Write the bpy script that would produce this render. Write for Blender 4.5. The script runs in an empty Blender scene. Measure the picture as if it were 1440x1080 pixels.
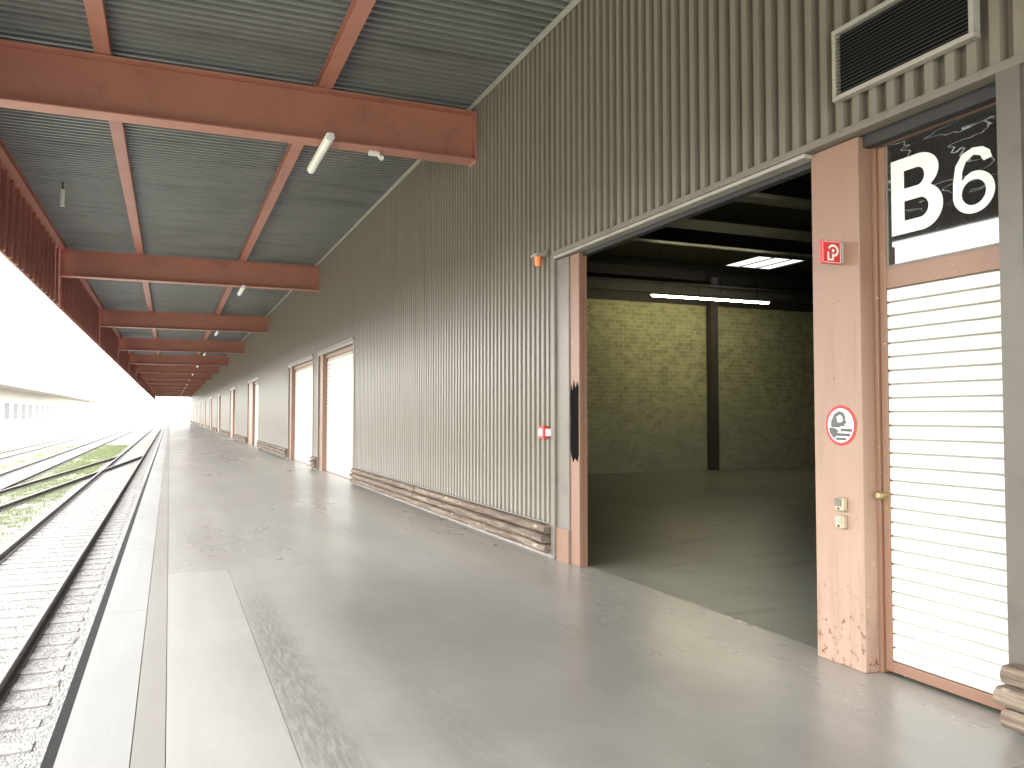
import bpy, math, random
from mathutils import Vector
random.seed(4)
R = math.radians
scene = bpy.context.scene
COL = scene.collection
WO = {}   # world origin of each object

# ---------------------------------------------------------------- materials
class NB:
    def __init__(s, name):
        s.m = bpy.data.materials.new(name); s.m.use_nodes = True
        s.nt = s.m.node_tree; s.b = s.nt.nodes['Principled BSDF']
        g = s.nt.nodes.new('ShaderNodeNewGeometry'); s.pos = g.outputs['Position']
        sp = s.nt.nodes.new('ShaderNodeSeparateXYZ'); s.nt.links.new(s.pos, sp.inputs[0])
        s.x, s.y, s.z = sp.outputs
    def lk(s, a, b):
        if isinstance(a, (int, float)): b.default_value = a
        elif isinstance(a, tuple): b.default_value = a if len(a) == 4 or len(b.default_value) == 3 else (*a, 1)
        else: s.nt.links.new(a, b)
    def math(s, op, a, b=0.0, c=None, clamp=False):
        n = s.nt.nodes.new('ShaderNodeMath'); n.operation = op; n.use_clamp = clamp
        s.lk(a, n.inputs[0]); s.lk(b, n.inputs[1])
        if c is not None: s.lk(c, n.inputs[2])
        return n.outputs[0]
    def noise(s, scale=1, detail=6, st=(1, 1, 1), rough=.55, off=0):
        mp = s.nt.nodes.new('ShaderNodeMapping'); mp.inputs['Scale'].default_value = st
        mp.inputs['Location'].default_value = (off, off * .7, off * .3)
        s.nt.links.new(s.pos, mp.inputs[0])
        n = s.nt.nodes.new('ShaderNodeTexNoise'); n.inputs['Scale'].default_value = scale
        n.inputs['Detail'].default_value = detail; n.inputs['Roughness'].default_value = rough
        s.nt.links.new(mp.outputs[0], n.inputs[0]); return n.outputs[0]
    def step(s, v, a, b):
        n = s.nt.nodes.new('ShaderNodeMapRange'); n.interpolation_type = 'SMOOTHSTEP'
        s.lk(v, n.inputs[0]); n.inputs[1].default_value = a; n.inputs[2].default_value = b
        return n.outputs[0]
    def inv(s, v): return s.math('SUBTRACT', 1.0, v)
    def mul(s, a, b): return s.math('MULTIPLY', a, b)
    def mix(s, f, a, b, mode='MIX'):
        n = s.nt.nodes.new('ShaderNodeMixRGB'); n.blend_type = mode
        s.lk(f, n.inputs[0])
        for v, i in ((a, 1), (b, 2)):
            if isinstance(v, tuple): n.inputs[i].default_value = (*v[:3], 1)
            else: s.nt.links.new(v, n.inputs[i])
        return n.outputs[0]
    def bump(s, h, strength=.3, dist=.01):
        n = s.nt.nodes.new('ShaderNodeBump'); n.inputs['Strength'].default_value = strength
        n.inputs['Distance'].default_value = dist; s.lk(h, n.inputs['Height'])
        s.nt.links.new(n.outputs[0], s.b.inputs['Normal'])
    def out(s, col=None, rough=None, metal=None, spec=None):
        if col is not None:
            if isinstance(col, tuple): s.b.inputs['Base Color'].default_value = (*col[:3], 1)
            else: s.nt.links.new(col, s.b.inputs['Base Color'])
        if rough is not None: s.lk(rough, s.b.inputs['Roughness'])
        if metal is not None: s.lk(metal, s.b.inputs['Metallic'])
        if spec is not None: s.b.inputs['Specular IOR Level'].default_value = spec
        return s.m

def sc(c, k): return tuple(min(1, v * k) for v in c[:3])

def basic(name, c, rough=.5, var=.18, scale=2.5, st=(1, 1, 1), grime=None, gs=1.2, gst=(1, 1, 1), bump=0, bscale=40, metal=0, spec=.5, g0=.52, g1=.75):
    n = NB(name)
    col = n.mix(n.noise(scale, 6, st), sc(c, 1 - var), sc(c, 1 + var))
    if grime: col = n.mix(n.step(n.noise(gs, 8, gst, .65, 3.1), g0, g1), col, grime)
    if bump: n.bump(n.noise(bscale, 4), bump, .01)
    rr = n.math('ADD', n.math('MULTIPLY', n.noise(scale * 2, 4, st, off=7), .2), rough - .1)
    return n.out(col, rr, metal, spec)

M = {}
# ribbed cladding: painted taupe, groove shade painted into the colour, faint vertical run marks
n = NB('taupe_cladding')
c = n.mix(n.noise(1.2, 6, (1, 4, .35)), (.182, .160, .128), (.238, .212, .172))
c = n.mix(n.mul(n.step(n.noise(1.5, 8, (1, 8, .25), .65, 3.1), .5, .85), .6), c, (.12, .103, .080))
c = n.mix(n.mul(n.step(n.x, 3.955, 3.994), .48), c, (.075, .065, .050))  # rib valleys darkened by depth to stand in for their shade
c = n.mix(n.mul(n.inv(n.step(n.z, .3, 1.2)), n.mul(n.noise(2.5, 6, off=8), .5)), c, (.33, .295, .245))
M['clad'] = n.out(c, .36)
M['flash'] = basic('grey_flashing', (.185, .165, .135), .4, .12, 2, (1, 1, 1), (.12, .107, .088), 3)
M['flash_d'] = basic('dark_taupe_flashing', (.125, .111, .09), .42, .12, 2, (1, 1, 1), (.09, .08, .064), 3)
M['flash_w'] = basic('pale_flashing', (.38, .36, .315), .4, .1, 2, (1, 1, 1), (.26, .235, .19), 3)
M['red'] = basic('red_oxide_steel', (.43, .18, .132), .42, .12, 1.2, (1, 1, 1), (.31, .128, .094), 2.5, g0=.5, g1=.8)
M['fascia'] = basic('brown_fascia', (.36, .145, .11), .5, .15, 1.5, grime=(.22, .09, .07))
M['deck'] = basic('galvanised_deck', (.215, .222, .22), .42, .2, .8, (1, .5, 1), (.13, .138, .136), .7, (.6, 2.5, 1), metal=.2, g0=.45, g1=.75)
M['white'] = basic('white_paint', (.77, .765, .73), .4, .04, 2, grime=(.64, .615, .55), gs=2.2, g0=.58, g1=.85)
M['tan'] = basic('tan_dusty_joint', (.60, .56, .47), .7, .12, 6)
M['white_c'] = basic('white_plastic', (.82, .82, .79), .35, .03, 4)
M['black'] = basic('black_rubber', (.015, .015, .015), .8, .3, 8, spec=.15)
M['soot'] = basic('matt_black_grime', (.008, .008, .008), .95, .3, 8, spec=.05)
M['dark'] = basic('dark_steel', (.055, .049, .043), .5, .3, 4)
M['symbol'] = basic('sign_dark_grey', (.09, .09, .085), .5, .3, 4)
M['symbol_l'] = basic('sign_pale_grey', (.50, .50, .46), .5, .1, 4)
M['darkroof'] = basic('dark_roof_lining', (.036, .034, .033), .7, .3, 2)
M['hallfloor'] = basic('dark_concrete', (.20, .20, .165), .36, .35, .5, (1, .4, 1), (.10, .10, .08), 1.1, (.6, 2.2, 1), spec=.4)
M['rail'] = basic('rusty_rail', (.07, .058, .052), .6, .3, 5)
M['railtop'] = basic('worn_rail_top', (.11, .10, .09), .5, .2, 5, metal=.3)
M['signred'] = basic('sign_red', (.62, .03, .03), .35, .05, 5)
M['orange'] = basic('orange_lens', (.75, .22, .04), .25, .05, 5)
M['beige'] = basic('beige_plastic', (.50, .44, .30), .5, .15, 20)
M['brass'] = basic('worn_brass', (.45, .36, .2), .35, .1, 10, metal=.8)
M['foot'] = basic('pale_concrete_foot', (.46, .44, .39), .8, .15, 4, grime=(.3, .27, .22), gs=5)
M['oppwall'] = basic('opposite_wall', (.40, .385, .365), .8, .06, 1)
M['oppglass'] = basic('opposite_glass', (.06, .062, .065), .5, .1, 1, spec=.1)
M['opproof'] = basic('opposite_roof_edge', (.17, .16, .15), .7, .1, 1)

# painted brown steel with chipped paint low down
n = NB('chipped_brown_paint')
c = n.mix(n.noise(1.6, 6), (.25, .148, .103), (.32, .195, .14))
low = n.inv(n.step(n.z, .1, 2.6))
c = n.mix(n.mul(low, n.math('ADD', n.mul(n.noise(3, 7, (1, 1, .5), .6, 2), .6), .3)), c, (.52, .37, .285))
chip = n.step(n.math('ADD', n.noise(26, 8, (1, 1, .8), .75), n.mul(low, .07)), .70, .73)
c = n.mix(chip, c, (.58, .48, .40))
rl = n.inv(n.step(n.z, .0, .75))
c = n.mix(n.step(n.math('ADD', n.noise(19, 6, off=5, rough=.7), n.mul(rl, .10)), .66, .70), c, (.20, .085, .055))
c = n.mix(n.mul(n.step(n.noise(2.5, 7, (1, 6, .4), .65, 17), .45, .75), .4), c, (.20, .12, .083))
n.bump(n.noise(40, 3), .08, .01)
M['pier'] = n.out(c, .42)
n = NB('brown_frame_paint')
c = n.mix(n.noise(2.5, 6, (1, 1, .5)), (.22, .122, .08), (.31, .178, .12))
c = n.mix(n.step(n.noise(24, 6, off=4), .68, .71), c, (.5, .37, .28))
M['frame'] = n.out(c, .42)

# timber
n = NB('weathered_timber')
g = n.noise(3, 8, (8, .5, 14), .65)
c = n.mix(n.step(g, .3, .72), (.08, .055, .04), (.33, .265, .195))
c = n.mix(n.mul(n.step(n.noise(2.2, 6, (1, 1, 3), off=9), .45, .65), .7), c, (.13, .09, .065))
c = n.mix(n.step(n.noise(5, 6, (1, 1, 5), off=19), .62, .69), c, (.44, .39, .32))
n.bump(g, .6, .012)
M['timber'] = n.out(c, .8)

# brick partition
n = NB('olive_block_wall')
cb = n.nt.nodes.new('ShaderNodeCombineXYZ'); n.lk(n.math('ADD', n.x, n.y), cb.inputs[0]); n.lk(n.z, cb.inputs[1])
br = n.nt.nodes.new('ShaderNodeTexBrick'); n.nt.links.new(cb.outputs[0], br.inputs[0])
br.inputs['Scale'].default_value = 1; br.inputs['Brick Width'].default_value = .27; br.inputs['Row Height'].default_value = .115
br.inputs['Mortar Size'].default_value = .008; br.inputs['Mortar Smooth'].default_value = .3
br.inputs['Color1'].default_value = (.47, .455, .24, 1); br.inputs['Color2'].default_value = (.30, .295, .16, 1); br.inputs['Mortar'].default_value = (.56, .54, .36, 1)
c = n.mix(n.mul(n.step(n.noise(.7, 7, rough=.7), .38, .68), .45), br.outputs[0], (.28, .28, .18))
c = n.mix(n.mul(n.step(n.noise(4, 8, rough=.8, off=4), .47, .62), .5), c, (.16, .16, .105))
c = n.mix(n.mul(n.inv(n.step(n.math('ADD', n.z, n.noise(1, 5)), .8, 3.4)), .5), c, (.34, .34, .285))
n.bump(br.outputs[1], -.4, .02)
M['brick'] = n.out(c, .85)

# platform concrete
def concrete(name, base, light, dark, rough):
    n = NB(name)
    c = n.mix(n.step(n.noise(.8, 6, (1, .25, 1), .6), .2, .8), dark, base)
    c = n.mix(n.mul(n.step(n.noise(.4, 6, (1.6, .2, 1), .6, 11), .38, .82), .6), c, light)
    c = n.mix(n.mul(n.step(n.noise(2.2, 7, (2.2, .10, 1), .65, 41), .36, .8), .6), c, dark)
    c = n.mix(n.mul(n.step(n.noise(1.3, 12, (1, .35, 1), .8, 61), .35, .8), .4), c, sc(dark, .85))
    c = n.mix(n.mul(n.step(n.noise(55, 5, rough=.85), .46, .72), .35), c, sc(dark, .6))
    c = n.mix(n.mul(n.step(n.noise(80, 3, off=5), .60, .72), .25), c, sc(light, 1.2))
    if name in ('platform_concrete', 'pale_platform_concrete'):
        lo = n.math('ADD', n.x, n.mul(n.noise(2, 4), .12)); hi = n.math('ADD', n.x, n.mul(n.noise(3, 4, off=2), .12))
        band = n.mul(n.step(lo, .60, .70), n.inv(n.step(hi, .82, .98)))
        band = n.mul(band, n.inv(n.step(n.y, 6, 9.0)))
        tread = n.step(n.noise(16, 5, (3, .35, 1), .6, 5), .25, .65)
        c = n.mix(n.mul(n.mul(band, tread), .62), c, (.11, .107, .10))
        b2 = n.mul(n.step(lo, 1.28, 1.40), n.inv(n.step(hi, 1.5, 1.66)))
        c = n.mix(n.mul(n.mul(n.mul(b2, tread), n.inv(n.step(n.y, 5, 12))), .3), c, (.12, .115, .105))
        dx = n.math('DIVIDE', n.math('SUBTRACT', n.x, 2.0), 1.25); dy = n.math('DIVIDE', n.math('SUBTRACT', n.y, 5.4), 2.9)
        rr = n.math('ADD', n.mul(dx, dx), n.mul(dy, dy))
        st = n.inv(n.step(n.math('ADD', rr, n.mul(n.noise(1.1, 10, off=3, rough=.7), 2.4)), .6, 3.4))
        c = n.mix(n.mul(st, .7), c, (.135, .129, .118))
        c = n.mix(n.mul(n.step(n.math('ADD', n.x, n.mul(n.noise(2, 4, (1, .4, 1), off=6), .5)), 3.2, 4.8), .5), c, (.33, .305, .262))
    rg = n.math('ADD', n.mul(n.step(n.noise(.6, 6, (1, .4, 1), .65, 31), .2, .85), .16), rough)
    return n.out(c, rg, 0, .45)
M['plat'] = concrete('platform_concrete', (.405, .39, .362), (.48, .466, .438), (.305, .293, .268), .24)
M['plat_l'] = concrete('pale_platform_concrete', (.41, .396, .37), (.475, .462, .436), (.33, .318, .293), .28)
M['plat_e'] = concrete('edge_concrete', (.31, .306, .296), (.36, .356, .345), (.26, .256, .246), .6)
M['plat_b'] = concrete('kerb_concrete', (.26, .245, .222), (.31, .293, .268), (.21, .196, .176), .5)
M['joint'] = basic('joint_dark', (.15, .14, .13), .9, .2)

# ground
n = NB('ballast_ground')
v = n.nt.nodes.new('ShaderNodeTexVoronoi'); v.inputs['Scale'].default_value = 28; n.nt.links.new(n.pos, v.inputs[0])
c = n.mix(v.outputs['Distance'], (.20, .197, .19), (.32, .316, .307))
c = n.mix(.5, c, n.mix(n.noise(5, 8, rough=.7), (.22, .216, .208), (.34, .335, .325)))
gr = n.step(n.noise(.5, 8, (1, .5, 1), .65), .38, .52)
gr = n.mul(gr, n.inv(n.step(n.x, -3.7, -3.3)))
c = n.mix(n.mul(gr, .75), c, (.18, .20, .105))
n.bump(v.outputs['Distance'], .4, .015)
M['ground'] = n.out(c, .9)
n = NB('ballast_stone')
oi = n.noise(16, 2)
c = n.mix(n.step(oi, .3, .7), (.235, .23, .222), (.36, .355, .345))
M['stone'] = n.out(c, .9)
M['sleeper'] = basic('weathered_sleeper', (.24, .23, .215), .85, .2, 4, (1, 6, 1), (.18, .17, .155), 5, (1, 8, 1))
M['grass'] = basic('grass_green', (.16, .19, .085), .7, .3, 1.5)

n = NB('dark_glass')
n.bump(n.noise(2, 2, (1, 1, .6)), .006, .05)
s1 = n.inv(n.step(n.math('ABSOLUTE', n.math('SUBTRACT', n.noise(2.4, 3, (1, .9, 3.2), .5, 3), .5)), .0, .012))  # pale streaks: painted reflections of light gaps in the canopy
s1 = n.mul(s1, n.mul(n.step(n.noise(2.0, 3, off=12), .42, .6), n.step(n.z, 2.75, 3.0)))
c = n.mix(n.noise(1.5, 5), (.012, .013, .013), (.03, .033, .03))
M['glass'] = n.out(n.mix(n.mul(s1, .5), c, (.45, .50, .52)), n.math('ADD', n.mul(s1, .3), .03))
n.b.inputs['IOR'].default_value = 1.9
n = NB('skylight_panel')
n.out((.85, .87, .85), .6)
tr = n.nt.nodes.new('ShaderNodeBsdfTranslucent'); tr.inputs[0].default_value = (.35, .36, .35, 1)
n.nt.links.new(tr.outputs[0], n.nt.nodes['Material Output'].inputs[0]); M['sky_panel'] = n.m
def emis(name, c, s):
    n = NB(name); n.out(c, .4); n.b.inputs['Emission Color'].default_value = (*c, 1); n.b.inputs['Emission Strength'].default_value = s; return n.m
M['tube_lit'] = emis('lit_tube', (1, .90, .58), 95)
M['diffuser'] = basic('lamp_diffuser', (.86, .85, .78), .3, .03, 5)

# ---------------------------------------------------------------- mesh builder
class MB:
    def __init__(s): s.v = []; s.f = []
    def add(s, vs, fs):
        k = len(s.v); s.v += [tuple(p) for p in vs]; s.f += [tuple(i + k for i in f) for f in fs]; return s
    def box(s, x0, x1, y0, y1, z0, z1):
        vs = [(x0, y0, z0), (x1, y0, z0), (x1, y1, z0), (x0, y1, z0), (x0, y0, z1), (x1, y0, z1), (x1, y1, z1), (x0, y1, z1)]
        return s.add(vs, [(0, 3, 2, 1), (4, 5, 6, 7), (0, 1, 5, 4), (1, 2, 6, 5), (2, 3, 7, 6), (3, 0, 4, 7)])
    def strip(s, pts, d):
        vs = [Vector(p) for p in pts]; n_ = len(vs); vs += [p + Vector(d) for p in vs]
        return s.add(vs, [(i, i + 1, n_ + i + 1, n_ + i) for i in range(n_ - 1)])
    def prism(s, pts, d):
        vs = [Vector(p) for p in pts]; n_ = len(vs); vs += [p + Vector(d) for p in vs]
        fs = [(i, (i + 1) % n_, n_ + (i + 1) % n_, n_ + i) for i in range(n_)] + [tuple(reversed(range(n_))), tuple(range(n_, 2 * n_))]
        return s.add(vs, fs)
    def cyl(s, p, q, r, k=16, r2=None):
        p = Vector(p); q = Vector(q); a = (q - p).normalized(); u = a.orthogonal().normalized(); w = a.cross(u); r2 = r if r2 is None else r2
        vs = [p + (u * math.cos(t) + w * math.sin(t)) * r for t in [2 * math.pi * i / k for i in range(k)]]
        vs += [q + (u * math.cos(t) + w * math.sin(t)) * r2 for t in [2 * math.pi * i / k for i in range(k)]]
        return s.add(vs, [(i, (i + 1) % k, k + (i + 1) % k, k + i) for i in range(k)] + [tuple(reversed(range(k))), tuple(range(k, 2 * k))])
    def build(s, name, mat, parent=None, origin=None, bevel=0, smooth=False):
        if origin is None: origin = WO[parent.name] if parent else tuple(min(p[i] for p in s.v) for i in range(3))
        o_ = Vector(origin)
        me = bpy.data.meshes.new(name); me.from_pydata([tuple(Vector(p) - o_) for p in s.v], [], s.f); me.update()
        me.materials.append(M[mat] if isinstance(mat, str) else mat)
        if smooth: me.polygons.foreach_set('use_smooth', [True] * len(me.polygons))
        o = bpy.data.objects.new(name, me); COL.objects.link(o)
        o.location = o_ - (Vector(WO[parent.name]) if parent else Vector())
        if parent: o.parent = parent
        WO[o.name] = tuple(o_)
        if bevel:
            b = o.modifiers.new('bevel', 'BEVEL'); b.width = bevel; b.segments = 2; b.limit_method = 'ANGLE'
        return o

def tag(o, label=None, cat=None, group=None, kind=None):
    if label: o['label'] = label
    if cat: o['category'] = cat
    if group: o['group'] = group
    if kind: o['kind'] = kind
    return o
def thing(name, loc, label, cat, group=None):
    o = bpy.data.objects.new(name, None); COL.objects.link(o); o.location = loc; o.empty_display_size = .2
    WO[o.name] = tuple(loc); return tag(o, label, cat, group)
def copy_tree(o, off, parent=None):
    c = o.copy(); COL.objects.link(c)
    w = Vector(WO[o.name]) + Vector(off); WO[c.name] = tuple(w)
    if parent: c.parent = parent
    else: c.location = w
    for ch in [x for x in list(bpy.data.objects) if x.parent == o]: copy_tree(ch, off, c)
    return c
def copy_part(o, off, parent):
    c = o.copy(); COL.objects.link(c); c.parent = parent; c.location = o.location + Vector(off)
    WO[c.name] = tuple(Vector(WO[o.name]) + Vector(off)); return c

ENDY = 190.0
BACK = -19.0
W = 4.0
ORD = ['first', 'second', 'third', 'fourth', 'fifth', 'sixth', 'seventh', 'eighth', 'ninth', 'tenth', 'eleventh', 'twelfth', 'thirteenth', 'fourteenth', 'fifteenth', 'sixteenth']

# ---------------------------------------------------------------- setting
GZ = -1.376
o = MB().add([(-1500, -600, GZ), (1500, -600, GZ), (1500, 3000, GZ), (-1500, 3000, GZ)], [(0, 1, 2, 3)]).build('ground', 'ground', origin=(0, 0, GZ)); tag(o, 'pale gravel rail yard ground beside the loading dock', 'ground', kind='structure')
o = MB().box(-.46, 4.12, BACK, ENDY, -1.45, -.012).build('platform_base', 'joint'); tag(o, 'concrete body of the raised loading platform', 'platform', kind='structure')
mb = MB()
ys = [BACK, -4.0, 2.6, 9.0, 22.4, 35.6, 48.8, 62, 75.2, 88.4, 101.6, 114.8, 128, 141.2, 154.4, 167.6, ENDY]
for a, b in zip(ys[:-1], ys[1:]):
    xa = .582 if b <= 9.3 else .007
    mb.box(xa, 2.298, a + .003, b - .003, -.03, 0).box(2.301, 4.115, a + .003, b - .003, -.03, 0)
o = mb.build('platform', 'plat'); tag(o, 'long smooth stained grey concrete loading platform', 'platform', kind='structure')
o = MB().box(.007, .578, BACK, 8.997, -.03, 0).build('platform_patch', 'plat_l'); tag(o, 'paler concrete bay of the platform near the edge', 'platform', kind='structure')
mb = MB(); y = BACK
while y < ENDY: mb.box(-.465, -.148, y + .003, min(y + 3.3, ENDY) - .003, -.05, .0); y += 3.3
o = mb.build('platform_edge', 'plat_e'); tag(o, 'pale concrete edge strip of the platform', 'platform edge', kind='structure')
o = MB().box(-.143, .003, BACK, ENDY, -.05, .001).build('platform_kerb', 'plat_b'); tag(o, 'narrow brownish strip beside the pale platform edge', 'platform edge', kind='structure')
o = MB().box(-.53, -.467, BACK, ENDY, -.16, -.03).build('platform_nosing', 'black'); tag(o, 'black nosing along the platform edge above the track', 'platform edge', kind='structure')
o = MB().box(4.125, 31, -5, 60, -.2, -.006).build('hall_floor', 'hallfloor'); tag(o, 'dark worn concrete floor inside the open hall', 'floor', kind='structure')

# ---------------------------------------------------------------- warehouse
wh = thing('warehouse', (W, 0, 0), 'long warehouse clad in taupe ribbed metal with red brown door frames', 'warehouse')
PITCH = .134
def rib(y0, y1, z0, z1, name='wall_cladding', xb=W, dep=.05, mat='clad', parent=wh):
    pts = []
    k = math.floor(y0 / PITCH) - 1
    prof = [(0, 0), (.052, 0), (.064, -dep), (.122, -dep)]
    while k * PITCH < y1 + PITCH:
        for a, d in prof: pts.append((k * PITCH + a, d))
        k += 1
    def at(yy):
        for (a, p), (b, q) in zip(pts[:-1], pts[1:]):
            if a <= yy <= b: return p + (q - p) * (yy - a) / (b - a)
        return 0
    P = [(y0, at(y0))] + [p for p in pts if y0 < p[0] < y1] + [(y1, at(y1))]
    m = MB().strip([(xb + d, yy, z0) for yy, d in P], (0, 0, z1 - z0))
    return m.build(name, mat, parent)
LT = 3.40   # cladding bottom above doors
OT = 3.28   # opening head
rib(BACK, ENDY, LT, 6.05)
groups = [(2.885, 8.19), (19.0, 23.9), (24.9, 30.3), (41.1, 46.9), (56, 61.2), (73, 78.2), (88, 93.2), (104, 109.2), (119, 124), (135, 140), (152, 157), (168, 173)]
prev = BACK
segs = []
for a, b in groups: segs.append((prev, a)); prev = b
segs.append((prev, ENDY))
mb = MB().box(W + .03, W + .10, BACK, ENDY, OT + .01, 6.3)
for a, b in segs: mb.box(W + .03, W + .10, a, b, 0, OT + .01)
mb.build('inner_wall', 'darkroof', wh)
for i, (a, b) in enumerate(segs):
    if b - a < .3: continue
    pa, pb = a + (.0 if i == 0 else .10), b - .10
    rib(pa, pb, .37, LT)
    for (q0, q1) in ([(b - .10, b)] if i == 0 else [(a, a + .10)] if i == len(segs) - 1 else [(a, a + .10), (b - .10, b)]):
        f = MB()
        if i == 0: f.box(W - .080, W + .02, q0 - .03, q1, 0.02, LT + .013)
        else: f.box(W - .065, W + .02, q0, q1, 0.02, LT - .002)
        f.build('corner_flashing', 'flash' if i else 'flash_d', wh, bevel=.004)
    MB().box(W - .066, W + .02, pa + .003, pb - .003, .372, .389).build('base_flashing', 'flash', wh)
    MB().box(W - .03, W + .02, pa, pb, .001, .07).build('wall_foot', 'foot', wh)
    x1 = W - .003 if i else W - .055
    if i == 0: pb = b - .012
    nseg = max(1, int((pb - pa) / 5.2)); L = (pb - pa) / nseg
    if a < 80:
        bump = MB().box(W - .028, W - .006, pa + .1, pb - .12, .09, .335).build('timber_bumper', 'timber', wh)
        for s_ in range(nseg):
            for zz, dd in ((.055, .145), (.163, .165), (.268, .135)):
                y0 = pa + s_ * L + random.uniform(.0, .06); y1 = pa + (s_ + 1) * L - random.uniform(.0, .04)
                N = 18; m = MB(); cx = []
                tilt = random.uniform(-.006, .006)
                for k in range(N + 1):
                    yy = y0 + (y1 - y0) * k / N; jx = random.uniform(-.006, .006); jz = tilt * (k / N - .5) + random.uniform(-.003, .003)
                    cx.append([(x1 - .03, yy, zz + jz)] + [(x1 - dd + .038 - .040 * math.cos(t) + jx, yy, zz + .046 + .046 * math.sin(t) + jz) for t in [R(-80), R(-50), R(-18), R(18), R(50), R(80)]] + [(x1 - .03, yy, zz + .092 + jz)])
                K = 8
                vs = [p for r_ in cx for p in r_]; fs = []
                for k in range(N):
                    for j in range(K): fs.append((k * K + j, k * K + (j + 1) % K, (k + 1) * K + (j + 1) % K, (k + 1) * K + j))
                fs += [tuple(range(K)), tuple(reversed(range(N * K, N * K + K)))]
                m.add(vs, fs).build('plank', 'timber', bump)
    else:
        MB().box(x1 - .13, x1, pa, pb, .08, .36).build('timber_bumper', 'timber', wh)
# lintel flashings
for i, (a, b) in enumerate(groups):
    MB().box(W - .083, W + .02, a - (.26 if i == 0 else 0), b + .0, LT - .035 if i == 0 else OT + .045, LT + .016).build('lintel_flashing', 'flash', wh, bevel=.004)
    MB().box(W - .070, W + .03, 4.275 if i == 0 else a, b, LT - .066 if i == 0 else OT + .012, LT - .038 if i == 0 else OT + .042).build('drip_edge', 'flash_w', wh)
MB().box(W - .078, W - .060, BACK, ENDY, 5.96, 6.04).build('eaves_trim', 'flash_w', wh)

# --- hall opening frame
MB().box(W - .01, W + .24, 3.872, 4.283, .001, OT + .08).build('door_post', 'pier', wh, bevel=.006)
MB().box(W - .02, W + .026, 7.68, 7.885, .001, OT + .04).build('door_post', 'frame', wh, bevel=.006)
MB().box(W + .026, W + .08, 7.69, 7.94, .001, OT + .04).build('post_liner', 'frame', wh)
MB().box(W - .035, W + .025, 7.89, 8.185, .001, OT + .04).build('door_jamb', 'flash', wh, bevel=.005)
MB().box(W - .045, W - .037, 7.89, 8.188, .001, .36).build('jamb_foot', 'frame', wh)
m = MB(); pts = [(7.69, 1.18), (7.72, 1.10), (7.78, 1.14), (7.81, 1.09), (7.86, 1.16), (7.882, 1.24), (7.87, 1.5), (7.882, 1.78), (7.86, 1.93), (7.83, 1.84), (7.80, 1.97), (7.76, 1.87), (7.72, 1.95), (7.69, 1.89)]
m.prism([(W - .0205, y_, z_) for y_, z_ in pts], (-.003, 0, 0)).build('black_stain_plate', 'soot', wh)
MB().box(W + .05, W + .14, 4.29, 7.675, OT + .06, OT + .12).build('opening_head', 'dark', wh)

# --- personnel door with transom window
DX = W + .127
door = MB().box(DX + .02, DX + .06, 2.97, 3.85, .02, OT + .02).build('door', 'tan', wh)
fr = MB()
fr.box(DX - .03, DX + .03, 3.84, 3.871, .001, OT + .03); fr.box(DX - .03, DX + .03, 2.89, 2.955, .001, OT + .03); fr.box(DX - .03, DX + .03, 2.956, 3.839, OT + .01, OT + .07)
fr.build('door_frame', 'frame', door, bevel=.004)
st = MB()
st.box(DX - .012, DX + .019, 3.785, 3.836, .02, OT + .005); st.box(DX - .012, DX + .019, 2.96, 3.01, .02, OT + .005)
st.box(DX - .011, DX + .019, 3.011, 3.784, 2.385, 2.515); st.box(DX - .011, DX + .019, 3.011, 3.784, .02, .085)
st.build('door_rail', 'frame', door, bevel=.004)
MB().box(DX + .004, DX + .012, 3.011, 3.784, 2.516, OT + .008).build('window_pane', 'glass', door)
bd = MB()
bd.box(DX - .004, DX + .003, 3.768, 3.784, 2.516, OT + .004); bd.box(DX - .004, DX + .003, 3.011, 3.022, 2.516, OT + .004)
bd.box(DX - .004, DX + .003, 3.023, 3.767, 2.516, 2.530)
bd.build('glazing_bead', 'flash', door)
NR = 27; ph = (2.384 - .086) / NR; m = MB()
for k in range(NR):
    z0 = .086 + k * ph + .003
    m.strip([(x_, 3.783, z_) for x_, z_ in ((DX + .008, z0), (DX - .004, z0 + .003), (DX - .007, z0 + .012), (DX - .005, z0 + ph - .012), (DX + .008, z0 + ph - .007))], (0, -.771, 0))
m.build('ribbed_panel', 'white', door)
kn = MB().cyl((DX - .012, 3.812, 1.10), (DX - .05, 3.812, 1.10), .012, 12).cyl((DX - .05, 3.812, 1.10), (DX - .062, 3.812, 1.10), .018, 16, .028).cyl((DX - .062, 3.812, 1.10), (DX - .085, 3.812, 1.10), .028, 16, .018)
kn.build('door_knob', 'brass', door, bevel=.003)
MB().box(DX - .016, DX - .012, 3.797, 3.827, 1.0, 1.15).build('lock_plate', 'brass', door)

def arc(cx, cz, rx, rz, a0, a1, n_=28): return [(cx + rx * math.cos(R(a0 + (a1 - a0) * k / n_)), cz + rz * math.sin(R(a0 + (a1 - a0) * k / n_))) for k in range(n_ + 1)]
def outline(pts, holes, name, conv, parent):
    cu = bpy.data.curves.new('lettering', 'CURVE'); cu.dimensions = '2D'; cu.fill_mode = 'BOTH'
    for lp in [pts] + holes:
        sp = cu.splines.new('POLY'); sp.points.add(len(lp) - 1); sp.use_cyclic_u = True
        for p, (a, b) in zip(sp.points, lp): p.co = (a, b, 0, 1)
    to = bpy.data.objects.new('lettering', cu); COL.objects.link(to); bpy.context.view_layer.update()
    me = bpy.data.meshes.new_from_object(to.evaluated_get(bpy.context.evaluated_depsgraph_get())); bpy.data.objects.remove(to)
    return MB().add([conv(v.co.x, v.co.y) for v in me.vertices], [tuple(p.vertices) for p in me.polygons]).build(name, 'white_c', parent)
Bp = [(0, 0), (.215, 0)] + arc(.215, .135, .145, .135, -90, 62) + arc(.195, .352, .14, .113, -50, 90) + [(0, .465)]
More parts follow.
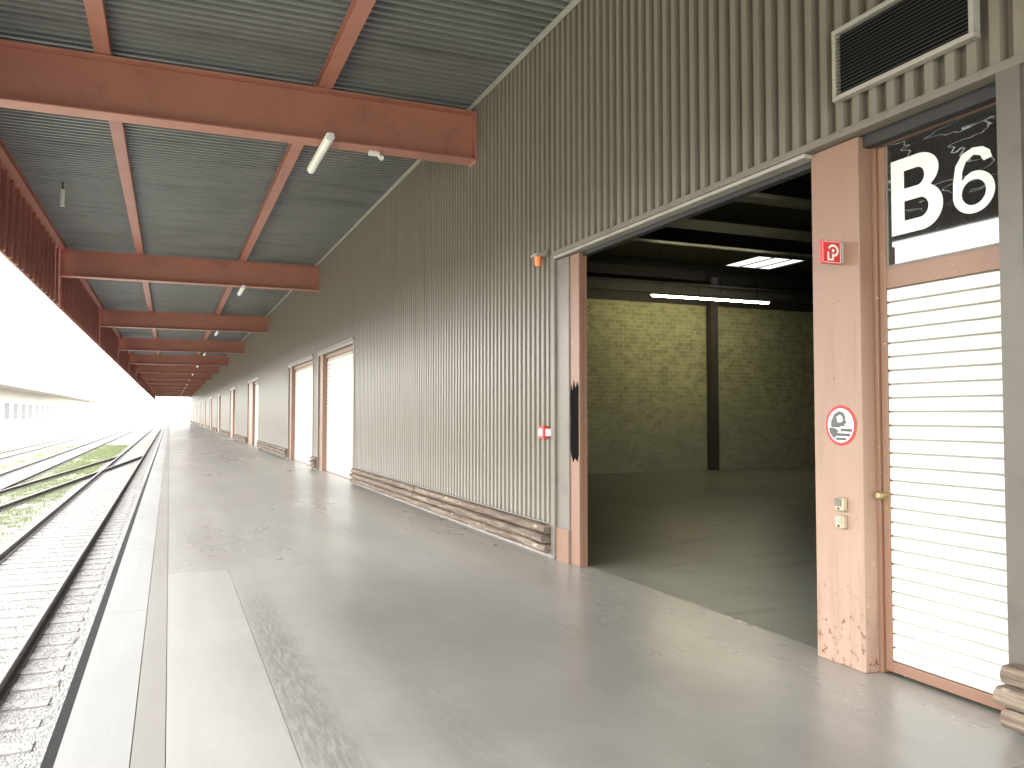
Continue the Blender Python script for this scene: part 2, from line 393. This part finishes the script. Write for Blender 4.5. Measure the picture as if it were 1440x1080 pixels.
Bh1 = [(.095, .078)] + [(.20, .078)] + arc(.205, .138, .058, .060, -90, 90, 12) + [(.095, .198)]
Bh2 = [(.095, .275)] + [(.185, .275)] + arc(.188, .330, .050, .055, -90, 90, 12) + [(.095, .385)]
outline(Bp, [Bh1, Bh2], 'letter', lambda a, b: (DX + .001, 3.745 - a * 1.02, 2.705 + b), door)
Sp = arc(.13, .118, .13, .118, 180, 445, 44) + [(.115, .234), (.082, .218), (.058, .195)] + [(.062, .25), (.086, .302), (.135, .328), (.174, .314), (.194, .279), (.246, .286), (.232, .33), (.19, .36), (.13, .37), (.062, .35), (.018, .29), (.002, .20)]
Sh = arc(.131, .118, .075, .072, 0, 345, 24)
outline(Sp, [Sh], 'number', lambda a, b: (DX + .001, 3.312 - a * 1.0, 2.725 + b), door)

# --- far big doors with ribbed shutters
for i, (a, b) in enumerate(groups[1:]):
    fw = .50 if i < 2 else 2.3
    MB().box(W - .02, W + .20, a + .003, a + .28, .001, OT + .006).build('door_post', 'frame', wh)
    MB().box(W - .02, W + .20, b - fw, b - .003, .001, OT + .006).build('door_post', 'frame', wh)
    MB().box(W + .06, W + .2, a + .283, b - fw - .003, OT - .1, OT + .006).build('door_head', 'frame', wh)
    m = MB(); ph = .11; z = .02
    back = MB().box(W + .125, W + .14, a + .283, b - fw - .003, .004, OT - .1).build('roller_shutter', 'tan', wh)
    while z < OT - .2:
        m.strip([(x_, b - fw - .003, z_) for x_, z_ in ((W + .12, z + .002), (W + .105, z + .008), (W + .105, z + ph - .012), (W + .12, z + ph - .006))], (0, -(b - a - fw - .286), 0)); z += ph
    m.build('shutter_slats', 'white', back)
    MB().box(W + .08, W + .12, a + .283, b - fw - .003, .004, .02).build('shutter_bar', 'frame', back)

# --- louvred air vent above door
vt = MB()
vy0, vy1, vz0, vz1 = 2.98, 3.98, 3.60, 4.06
x0, x1 = W - .11, W - .055
vt.box(x0, x1, vy0, vy1, vz0, vz0 + .03).box(x0, x1, vy0, vy1, vz1 - .03, vz1).box(x0, x1, vy0, vy0 + .03, vz0 + .031, vz1 - .031).box(x0, x1, vy1 - .03, vy1, vz0 + .031, vz1 - .031)
vent = vt.build('air_vent', 'flash_w', wh, bevel=.003)
MB().box(x1 - .012, x1 - .002, vy0 + .031, vy1 - .031, vz0 + .031, vz1 - .031).build('vent_back', 'black', vent)
sl = MB(); z = vz0 + .04
while z < vz1 - .045:
    sl.add([(x0 + .006, vy0 + .031, z), (x0 + .006, vy1 - .031, z), (x1 - .014, vy1 - .031, z + .020), (x1 - .014, vy0 + .031, z + .020),
         (x0 + .006, vy0 + .031, z + .004), (x0 + .006, vy1 - .031, z + .004), (x1 - .014, vy1 - .031, z + .024), (x1 - .014, vy0 + .031, z + .024)],
        [(0, 1, 2, 3), (7, 6, 5, 4), (0, 4, 5, 1), (2, 6, 7, 3)])
    z += .0235
sl.build('vent_slats', 'dark', vent)

# --- hall interior
MB().box(4.12, 31, 19.8, 20.1, -.005, 4.78).build('block_wall', 'brick', wh)
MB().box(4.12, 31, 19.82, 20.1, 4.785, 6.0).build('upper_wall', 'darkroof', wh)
MB().box(4.12, 31, -4.6, -4.3, -.005, 6.0).build('end_wall', 'brick', wh)
MB().box(30.7, 31, -4.3, 19.8, -.005, 6.0).build('rear_wall', 'brick', wh)
for xx in (6.9, 14.55, 22.2): MB().box(xx - .12, xx + .12, 19.54, 19.79, 0, 5.6).build('hall_column', 'dark', wh, bevel=.01)
for yy, zz in ((1.5, 5.32), (8.2, 5.32), (11.6, 5.50), (14.9, 5.32), (19.4, 5.0)):
    m = MB().box(4.13, 30.6, yy - .12, yy + .12, zz + .26, zz + .30).box(4.13, 30.6, yy - .01, yy + .01, zz + .04, zz + .26).box(4.13, 30.6, yy - .12, yy + .12, zz, zz + .04)
    m.build('hall_beam', 'dark', wh)
sx0, sx1, sy0, sy1 = 14.4, 16.0, 17.4, 18.9
rf = MB()
for a_, b_, c_, d_ in ((4.13, sx0, BACK, ENDY), (sx1, 31, BACK, ENDY), (sx0, sx1, BACK, sy0), (sx0, sx1, sy1, ENDY)): rf.box(a_, b_, c_, d_, 5.80, 5.9)
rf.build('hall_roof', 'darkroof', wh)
MB().box(sx0 + .002, sx1 - .002, sy0 + .002, sy1 - .002, 5.82, 5.83).build('skylight', 'sky_panel', wh)
m = MB()
for q in (14.9, 15.5): m.box(q - .015, q + .015, sy0 + .003, sy1 - .003, 5.79, 5.815)
m.build('skylight_bar', 'dark', wh)

for i, xx in enumerate((11.1, 12.96)):
    t = thing('tube_lamp', (xx, 17.5, 4.56), ['lit tube lamp inside the dark hall, left one of the pair', 'lit tube lamp inside the dark hall, right one of the pair'][i], 'lamp', 'lit tube lamps hanging in the hall')
    MB().box(xx, xx + 1.85, 17.44, 17.56, 4.61, 4.66).build('housing', 'white_c', t)
    MB().cyl((xx + .04, 17.5, 4.585), (xx + 1.81, 17.5, 4.585), .021, 10).build('tube', 'tube_lit', t)
    m = MB()
    for q in (.3, 1.45): m.cyl((xx + q, 17.5, 4.66), (xx + q, 17.5, 5.8), .008, 6)
    m.build('hanger', 'dark', t)

# ---------------------------------------------------------------- canopy
cn = thing('canopy', (0, 0, 5.9), 'long platform canopy of red oxide beams under grey ribbed metal decking', 'canopy')
XO = -2.75
pts = []; y = BACK; dp = .15
while y < ENDY:
    pts += [(y, 6.043), (y + .055, 6.043), (y + .065, 6.093), (y + .14, 6.093)]; y += dp
MB().strip([(XO, a, b) for a, b in pts], (W - .02 - XO, 0, 0)).build('roof_deck', 'deck', cn)
MB().box(XO - .1, 4.12, BACK, ENDY, 6.10, 6.2).build('roof_covering', 'darkroof', cn)
for xx in (-.80, 1.83, XO + .1):
    m = MB().box(xx - .09, xx + .09, BACK, ENDY, 5.905, 5.918).box(xx - .006, xx + .006, BACK, ENDY, 5.919, 6.03).box(xx - .09, xx + .09, BACK, ENDY, 6.031, 6.041)
    m.build('purlin', 'red', cn)
BY = [-15.5 + 13.2 * k for k in range(16)]
def beam(yy):
    x0, x1 = XO + .08, W - .06
    m = MB().box(x0, x1, yy - .15, yy + .15, 5.20, 5.224).box(x0, x1, yy - .009, yy + .009, 5.225, 5.875).box(x0, x1, yy - .15, yy + .15, 5.876, 5.90)
    m.box(x1 + .001, x1 + .02, yy - .155, yy + .155, 5.17, 5.90)
    return m
b0 = beam(BY[0]).build('roof_beam', 'red', cn, bevel=.005)
for yy in BY[1:]: copy_part(b0, (0, yy - BY[0], 0), cn)
FZ = 4.46
def fascia(y0, y1):
    pts = []; y = y0
    while y < y1 - .1:
        pts += [(XO - .06, y), (XO - .06, y + .07), (XO - .10, y + .085), (XO - .10, y + .145)]; y += .16
    m = MB().strip([(a, b, FZ + .03) for a, b in pts], (0, 0, 1.55))
    for z0 in (FZ, 4.86, 5.26, 5.66): m.box(XO - .055, XO - .01, y0, y1, z0, z0 + .05)
    y = y0 + .33
    while y < y1: m.box(XO - .009, XO + .055, y - .03, y + .03, FZ, 5.90); y += .66
    return m
fa = fascia(BY[0] + .08, BY[1] - .08).build('fascia_panel', 'fascia', cn)
for k in range(1, 15): copy_part(fa, (0, 13.2 * k, 0), cn)
ps = MB().box(XO - .05, XO + .07, BY[0] - .06, BY[0] + .06, FZ, 6.04).build('fascia_post', 'fascia', cn)
for yy in BY[1:]: copy_part(ps, (0, yy - BY[0], 0), cn)

# ---------------------------------------------------------------- lamps under the beams
BL = BY[2:]
def lamp(yy):
    t = thing('tube_lamp', (1.83, yy, 5.19), 'x', 'lamp', 'tube lamps under the canopy beams')
    MB().box(1.78, 1.88, yy - .78, yy + .78, 5.135, 5.165).build('housing', 'white_c', t, bevel=.006)
    m = MB(); pr = [(1.83 + .06 * math.cos(a), yy - .76, 5.134 + .065 * math.sin(a) * 1.1) for a in [math.pi + math.pi * k / 10 for k in range(11)]]
    m.prism(pr, (0, 1.52, 0)).build('diffuser', 'diffuser', t)
    m = MB().box(1.80, 1.86, yy - .80, yy - .781, 5.08, 5.16).box(1.80, 1.86, yy + .781, yy + .80, 5.08, 5.16); m.build('end_cap', 'white_c', t)
    MB().box(1.80, 1.86, yy - .05, yy + .05, 5.166, 5.198).build('bracket', 'dark', t)
    return t
L0 = lamp(BL[0] + .2)
L0['label'] = 'nearest and largest white tube lamp, under the front steel beam'
for k, yy in enumerate(BL[1:]):
    c_ = copy_tree(L0, (0, yy - BL[0], 0))
    c_['label'] = 'white tube lamp under the %s steel beam counted from the front' % ORD[k + 1]
t = thing('motion_sensor', (2.55, 10.95, 5.18), 'small white sensor under the front beam, right of its lamp', 'sensor')
MB().box(2.46, 2.60, 10.9, 11.0, 5.15, 5.197).build('base', 'white_c', t, bevel=.005); MB().cyl((2.62, 10.95, 5.14), (2.62, 10.88, 5.10), .035, 12).build('sensor_head', 'white_c', t)
t = thing('pendant_lamp', (-1.95, 17.6, 5.6), 'short white lamp hanging alone from the ribbed deck near the track side', 'lamp')
MB().cyl((-1.95, 17.6, 5.58), (-1.95, 17.6, 5.9), .038, 12).build('lamp_body', 'diffuser', t); MB().cyl((-1.95, 17.6, 5.9), (-1.95, 17.6, 6.04), .015, 8).build('stem', 'dark', t)

# ---------------------------------------------------------------- signs and fittings
t = thing('fire_hose_sign', (3.985, 4.02, 2.57), 'small red fire hose sign projecting from the brown pier', 'sign')
sx0_, sx1_, sz0, sz1 = 3.815, 3.975, 2.565, 2.715
MB().box(sx0_, sx1_, 4.01, 4.03, sz0, sz1).build('sign_plate', 'signred', t, bevel=.002)
MB().box(3.9755, 3.989, 4.0, 4.04, sz0 + .01, sz1 - .01).build('bracket', 'flash_w', t)
yy = 4.0085
b_ = MB(); e = .006
for (a, b, c_, d) in ((sx0_ + e, sx1_ - e, sz0 + e, sz0 + e + .004), (sx0_ + e, sx1_ - e, sz1 - e - .004, sz1 - e), (sx0_ + e, sx0_ + e + .004, sz0 + e, sz1 - e), (sx1_ - e - .004, sx1_ - e, sz0 + e, sz1 - e)):
    b_.box(a, b, yy - .0005, yy, c_, d)
b_.build('border', 'white_c', t)
s_ = MB(); cx, cz = 3.908, 2.650
ring = []
for k in range(25):
    a = R(-90 + 250 * k / 24); ring.append((cx + .045 * math.cos(a), cz + .040 * math.sin(a), cx + .029 * math.cos(a), cz + .025 * math.sin(a)))
for p, q in zip(ring[:-1], ring[1:]): s_.add([(p[0], yy - .001, p[1]), (q[0], yy - .001, q[1]), (q[2], yy - .001, q[3]), (p[2], yy - .001, p[3])], [(0, 1, 2, 3)])
s_.box(cx - .048, cx - .034, yy - .001, yy - .0002, sz0 + .02, cz - .01); s_.box(cx - .033, cx - .012, yy - .0015, yy - .0002, sz0 + .02, sz0 + .032)
s_.cyl((cx, yy, cz), (cx, yy - .001, cz), .011, 14); s_.box(cx - .010, cx + .004, yy - .001, yy - .0002, sz0 + .02, cz - .02)
s_.build('hose_symbol', 'white_c', t)

cy, cz, r_ = 4.045, 1.53, .13; xs_ = W - .012
t = thing('no_smoking_sign', (xs_, cy, cz), 'round red ringed prohibition sign on the brown pier', 'sign')
def disc(r, x, name, mat, k=40): return MB().cyl((x + .002, cy, cz), (x, cy, cz), r, k).build(name, mat, t)
disc(r_, xs_ - .002, 'sign_disc', 'signred'); disc(r_ - .020, xs_ - .0045, 'sign_face', 'white_c')
def P(pts, name, mat, x): return MB().add([(x, cy - a * r_, cz + b * r_) for a, b in pts], [tuple(range(len(pts)))]).build(name, mat, t)
P([(-.42, .55), (-.10, .72), (.2, .64), (.34, .42), (.30, .30), (.42, .14), (.30, .08), (.26, -.04), (.02, -.04), (-.02, -.10), (-.62, -.10), (-.62, .20)], 'head_symbol', 'symbol', xs_ - .0055)
P([(-.26, .42), (-.04, .54), (.12, .48), (.17, .34), (.14, .18), (-.06, .14), (-.20, .16)], 'face_symbol', 'symbol_l', xs_ - .006)
for k, (za, zb, xa, xb) in enumerate(((-.14, -.29, .02, .74), (-.37, -.52, -.35, .62), (-.59, -.72, -.30, .36))):
    P([(xa, za), (xb, za - .02), (xb + .03, (za + zb) / 2), (xb, zb - .02), (xa, zb)], 'hand_symbol', 'symbol', xs_ - .0062)
P([(-.76, -.12), (-.42, -.12), (-.12, -.24), (-.36, -.64), (-.50, -.60), (-.72, -.34)], 'arm_symbol', 'symbol', xs_ - .0064)

for i, zz in enumerate((.985, .875)):
    t = thing('wall_socket', (W - .012, 4.045, zz), ['upper small beige wall socket on the brown pier', 'lower small beige wall socket on the brown pier'][i], 'socket', 'sockets on the brown pier')
    MB().box(W - .05, W - .011, 4.0 + i * .004, 4.075, zz, zz + .085).build('socket_box', 'beige', t, bevel=.008)
    MB().box(W - .058, W - .051, 4.01, 4.065, zz + .03, zz + .08).build('socket_lid', 'flash_w' if i else 'flash', t, bevel=.003)
    MB().cyl((W - .051, 4.038, zz + .016), (W - .055, 4.038, zz + .016), .008, 10).build('screw', 'dark', t)

t = thing('fire_alarm_box', (W - .065, 8.42, 1.33), 'small red and white alarm box on the ribbed wall beside the opening', 'alarm')
MB().box(W - .12, W - .052, 8.36, 8.50, 1.33, 1.47).build('case', 'signred', t, bevel=.006)
MB().box(W - .125, W - .121, 8.385, 8.475, 1.36, 1.44).build('call_plate', 'white_c', t)
MB().box(W - .10, W - .052, 8.27, 8.35, 1.36, 1.44).build('switch', 'white_c', t, bevel=.004)
t = thing('warning_beacon', (W - .065, 8.55, 3.36), 'small orange beacon on a bracket above the alarm box', 'beacon')
MB().box(W - .17, W - .069, 8.42, 8.60, 3.415, 3.44).build('bracket', 'flash_w', t)
MB().cyl((W - .12, 8.50, 3.414), (W - .12, 8.50, 3.30), .045, 16, .036).build('lens', 'orange', t)
MB().box(W - .068, W - .0515, 8.35, 8.66, 3.40, 3.48).build('back_plate', 'flash', t)

# ---------------------------------------------------------------- tracks
def track(cx0, cy0, cx1, cy1, label, name='railway_track', sleepers=True, maxs=100):
    a = Vector((cx0, cy0, 0)); b = Vector((cx1, cy1, 0)); d = (b - a).normalized(); nrm = Vector((d.y, -d.x, 0)); Ln = (b - a).length
    t = thing(name, (cx0, cy0, -1.4), label, 'railway track', 'railway tracks beside the platform')
    prof = [(-.07, -1.345), (.07, -1.345), (.07, -1.333), (.012, -1.315), (.012, -1.25), (.026, -1.24), (.028, -1.205), (.022, -1.2), (-.022, -1.2), (-.028, -1.205), (-.026, -1.24), (-.012, -1.25), (-.012, -1.315), (-.07, -1.333)]
    for s in (-1, 1):
        pp = [a + nrm * (s * .7525 + q) + Vector((0, 0, z_)) for q, z_ in prof]
        r = MB().prism(pp, tuple(d * Ln)).build('rail', 'rail', t)
        p4 = [a + nrm * (s * .7525 - .018) + Vector((0, 0, -1.198)), a + nrm * (s * .7525 + .018) + Vector((0, 0, -1.198))]
        MB().strip(p4, tuple(d * Ln)).build('rail_head', 'railtop', r)
    if sleepers:
        def sl_(m, k, jit):
            c_ = a + d * (k * .62 + .3); w_ = .125; h = 1.28 + jit * .05
            vs = []
            for z_ in (-1.45, -1.352 + jit * .006):
                for (u_, v_) in ((-h, -w_), (h, -w_), (h, w_), (-h, w_)): vs.append(c_ + nrm * u_ + d * v_ + Vector((0, 0, z_)))
            m.add(vs, [(0, 3, 2, 1), (4, 5, 6, 7), (0, 1, 5, 4), (1, 2, 6, 5), (2, 3, 7, 6), (3, 0, 4, 7)])
        N = int(Ln / .62)
        for k in range(min(N, maxs)):
            m = MB(); sl_(m, k, random.uniform(-1, 0)); m.build('sleeper', 'sleeper', t)
        if N > maxs:
            m = MB()
            for k in range(maxs, N): sl_(m, k, random.uniform(-1, 0))
            tag(m.build('sleeper_row', 'sleeper', t), kind='stuff')
    return t
track(-2.36, 2, -2.36, 230, 'nearest railway track, running right beside the platform edge')
track(-6.6, 10, -6.6, 230, 'second railway track from the platform, beyond the grass strip', maxs=60)
track(-10.8, 20, -10.8, 230, 'farthest railway track, next to the opposite platform', maxs=40)
track(-6.6, 18, -2.36, 62, 'slanting crossover track joining the two nearest tracks', sleepers=False)

V = []; F = []
oct_ = [(1, 0, 0), (-1, 0, 0), (0, 1, 0), (0, -1, 0), (0, 0, 1), (0, 0, -1)]
of = [(0, 2, 4), (2, 1, 4), (1, 3, 4), (3, 0, 4), (2, 0, 5), (1, 2, 5), (3, 1, 5), (0, 3, 5)]
for i in range(95000):
    u = random.random(); y = 5 + 36 * u ** 1.6; x = random.uniform(max(-5.6, -.19 * y - .9), -.56)
    r = random.uniform(.009, .019) * (1 + y / 60); z = GZ - .002 + r * .3
    on = ((y - 2.3) % .62) ; on = min(on, .62 - on) < .12 and -3.6 < x < -1.1
    if on:
        if random.random() < .72: continue
        z += .022
    a = random.uniform(0, 6.28); ca, sa = math.cos(a), math.sin(a); k = len(V)
    for p in oct_:
        px, py, pz = p[0] * random.uniform(.7, 1.25), p[1] * random.uniform(.6, 1.1), p[2] * random.uniform(.4, .75)
        px += random.uniform(-.2, .2); py += random.uniform(-.2, .2)
        V.append((x + (px * ca - py * sa) * r, y + (px * sa + py * ca) * r, z + pz * r))
    F += [(a_ + k, b_ + k, c_ + k) for a_, b_, c_ in of]
m = MB(); m.v = V; m.f = F
tag(m.build('ballast', 'stone', origin=(-2, 5, -1.4)), 'loose grey ballast stones around the nearest track', 'ballast', kind='stuff')
m = MB()
for i in range(7500):
    y = 8 + 80 * random.random() ** 1.3; x = random.uniform(-5.85, -3.5) if random.random() < .85 else random.gauss(-8.7, .5)
    if math.sin(y * .9 + x) + math.sin(y * .37 + 1) < -.9 and random.random() < .6: continue
    for k in range(14):
        bx, by = x + random.gauss(0, .09), y + random.gauss(0, .13); h = random.uniform(.03, .09); a = random.uniform(0, 6.28); w_ = .005 + y * .00015
        m.add([(bx - w_ * math.cos(a), by - w_ * math.sin(a), GZ), (bx + w_ * math.cos(a), by + w_ * math.sin(a), GZ), (bx + random.gauss(0, .03), by + random.gauss(0, .03), GZ + h)], [(0, 1, 2)])
tag(m.build('grass', 'grass', origin=(-4.7, 8, GZ)), 'sparse green grass growing between the two nearest tracks', 'grass', kind='stuff')

# ---------------------------------------------------------------- opposite warehouse
tag(MB().box(-24, -17.2, -20, 260, -1.45, 0).build('opposite_platform', 'foot'), 'raised platform across the tracks', 'platform', kind='structure')
ow = thing('warehouse', (-21, 0, 0), 'long pale low warehouse across the tracks at the far left', 'warehouse')
MB().box(-30, -21, -20, 260, 0, 5.6).build('wall', 'oppwall', ow)
MB().box(-30.5, -17.3, -20, 260, 5.0, 5.7).build('roof', 'opproof', ow)
w0 = MB().box(-21.02, -20.97, -16, -12.4, 0.9, 3.2).build('window', 'oppglass', ow)
for k in range(1, 40): copy_part(w0, (0, 7 * k, 0), ow)

# ---------------------------------------------------------------- light
w = bpy.data.worlds.new('World'); scene.world = w; w.use_nodes = True
nt = w.node_tree; bg = nt.nodes['Background']
sk = nt.nodes.new('ShaderNodeTexSky'); sk.sky_type = 'NISHITA'; sk.sun_disc = False
sk.sun_elevation = R(48); sk.sun_rotation = R(105); sk.dust_density = 4; sk.air_density = 1.0
mx = nt.nodes.new('ShaderNodeMixRGB'); mx.inputs[0].default_value = .85; mx.inputs[2].default_value = (9.7, 9.62, 9.42, 1)
nt.links.new(sk.outputs[0], mx.inputs[1]); nt.links.new(mx.outputs[0], bg.inputs[0]); bg.inputs[1].default_value = 1.45
sd = bpy.data.lights.new('sun', 'SUN'); sd.energy = 8; sd.angle = R(.5); sd.color = (1, .95, .87)
so = bpy.data.objects.new('sun', sd); COL.objects.link(so)
az = R(105); el = R(48)
dirv = Vector((math.sin(az) * math.cos(el), math.cos(az) * math.cos(el), math.sin(el)))
so.rotation_euler = dirv.to_track_quat('Z', 'Y').to_euler(); so.location = (30, -10, 40)

cam = bpy.data.cameras.new('camera'); co = bpy.data.objects.new('camera', cam); COL.objects.link(co)
co.location = (0, 0, 1.6); co.rotation_euler = (R(90 + 2.14), 0, R(-22.7))
cam.sensor_width = 36; cam.lens = 28.75; cam.clip_end = 5000; cam.clip_start = .05
scene.camera = co
scene.view_settings.view_transform = 'Standard'; scene.view_settings.look = 'None'; scene.view_settings.exposure = 0
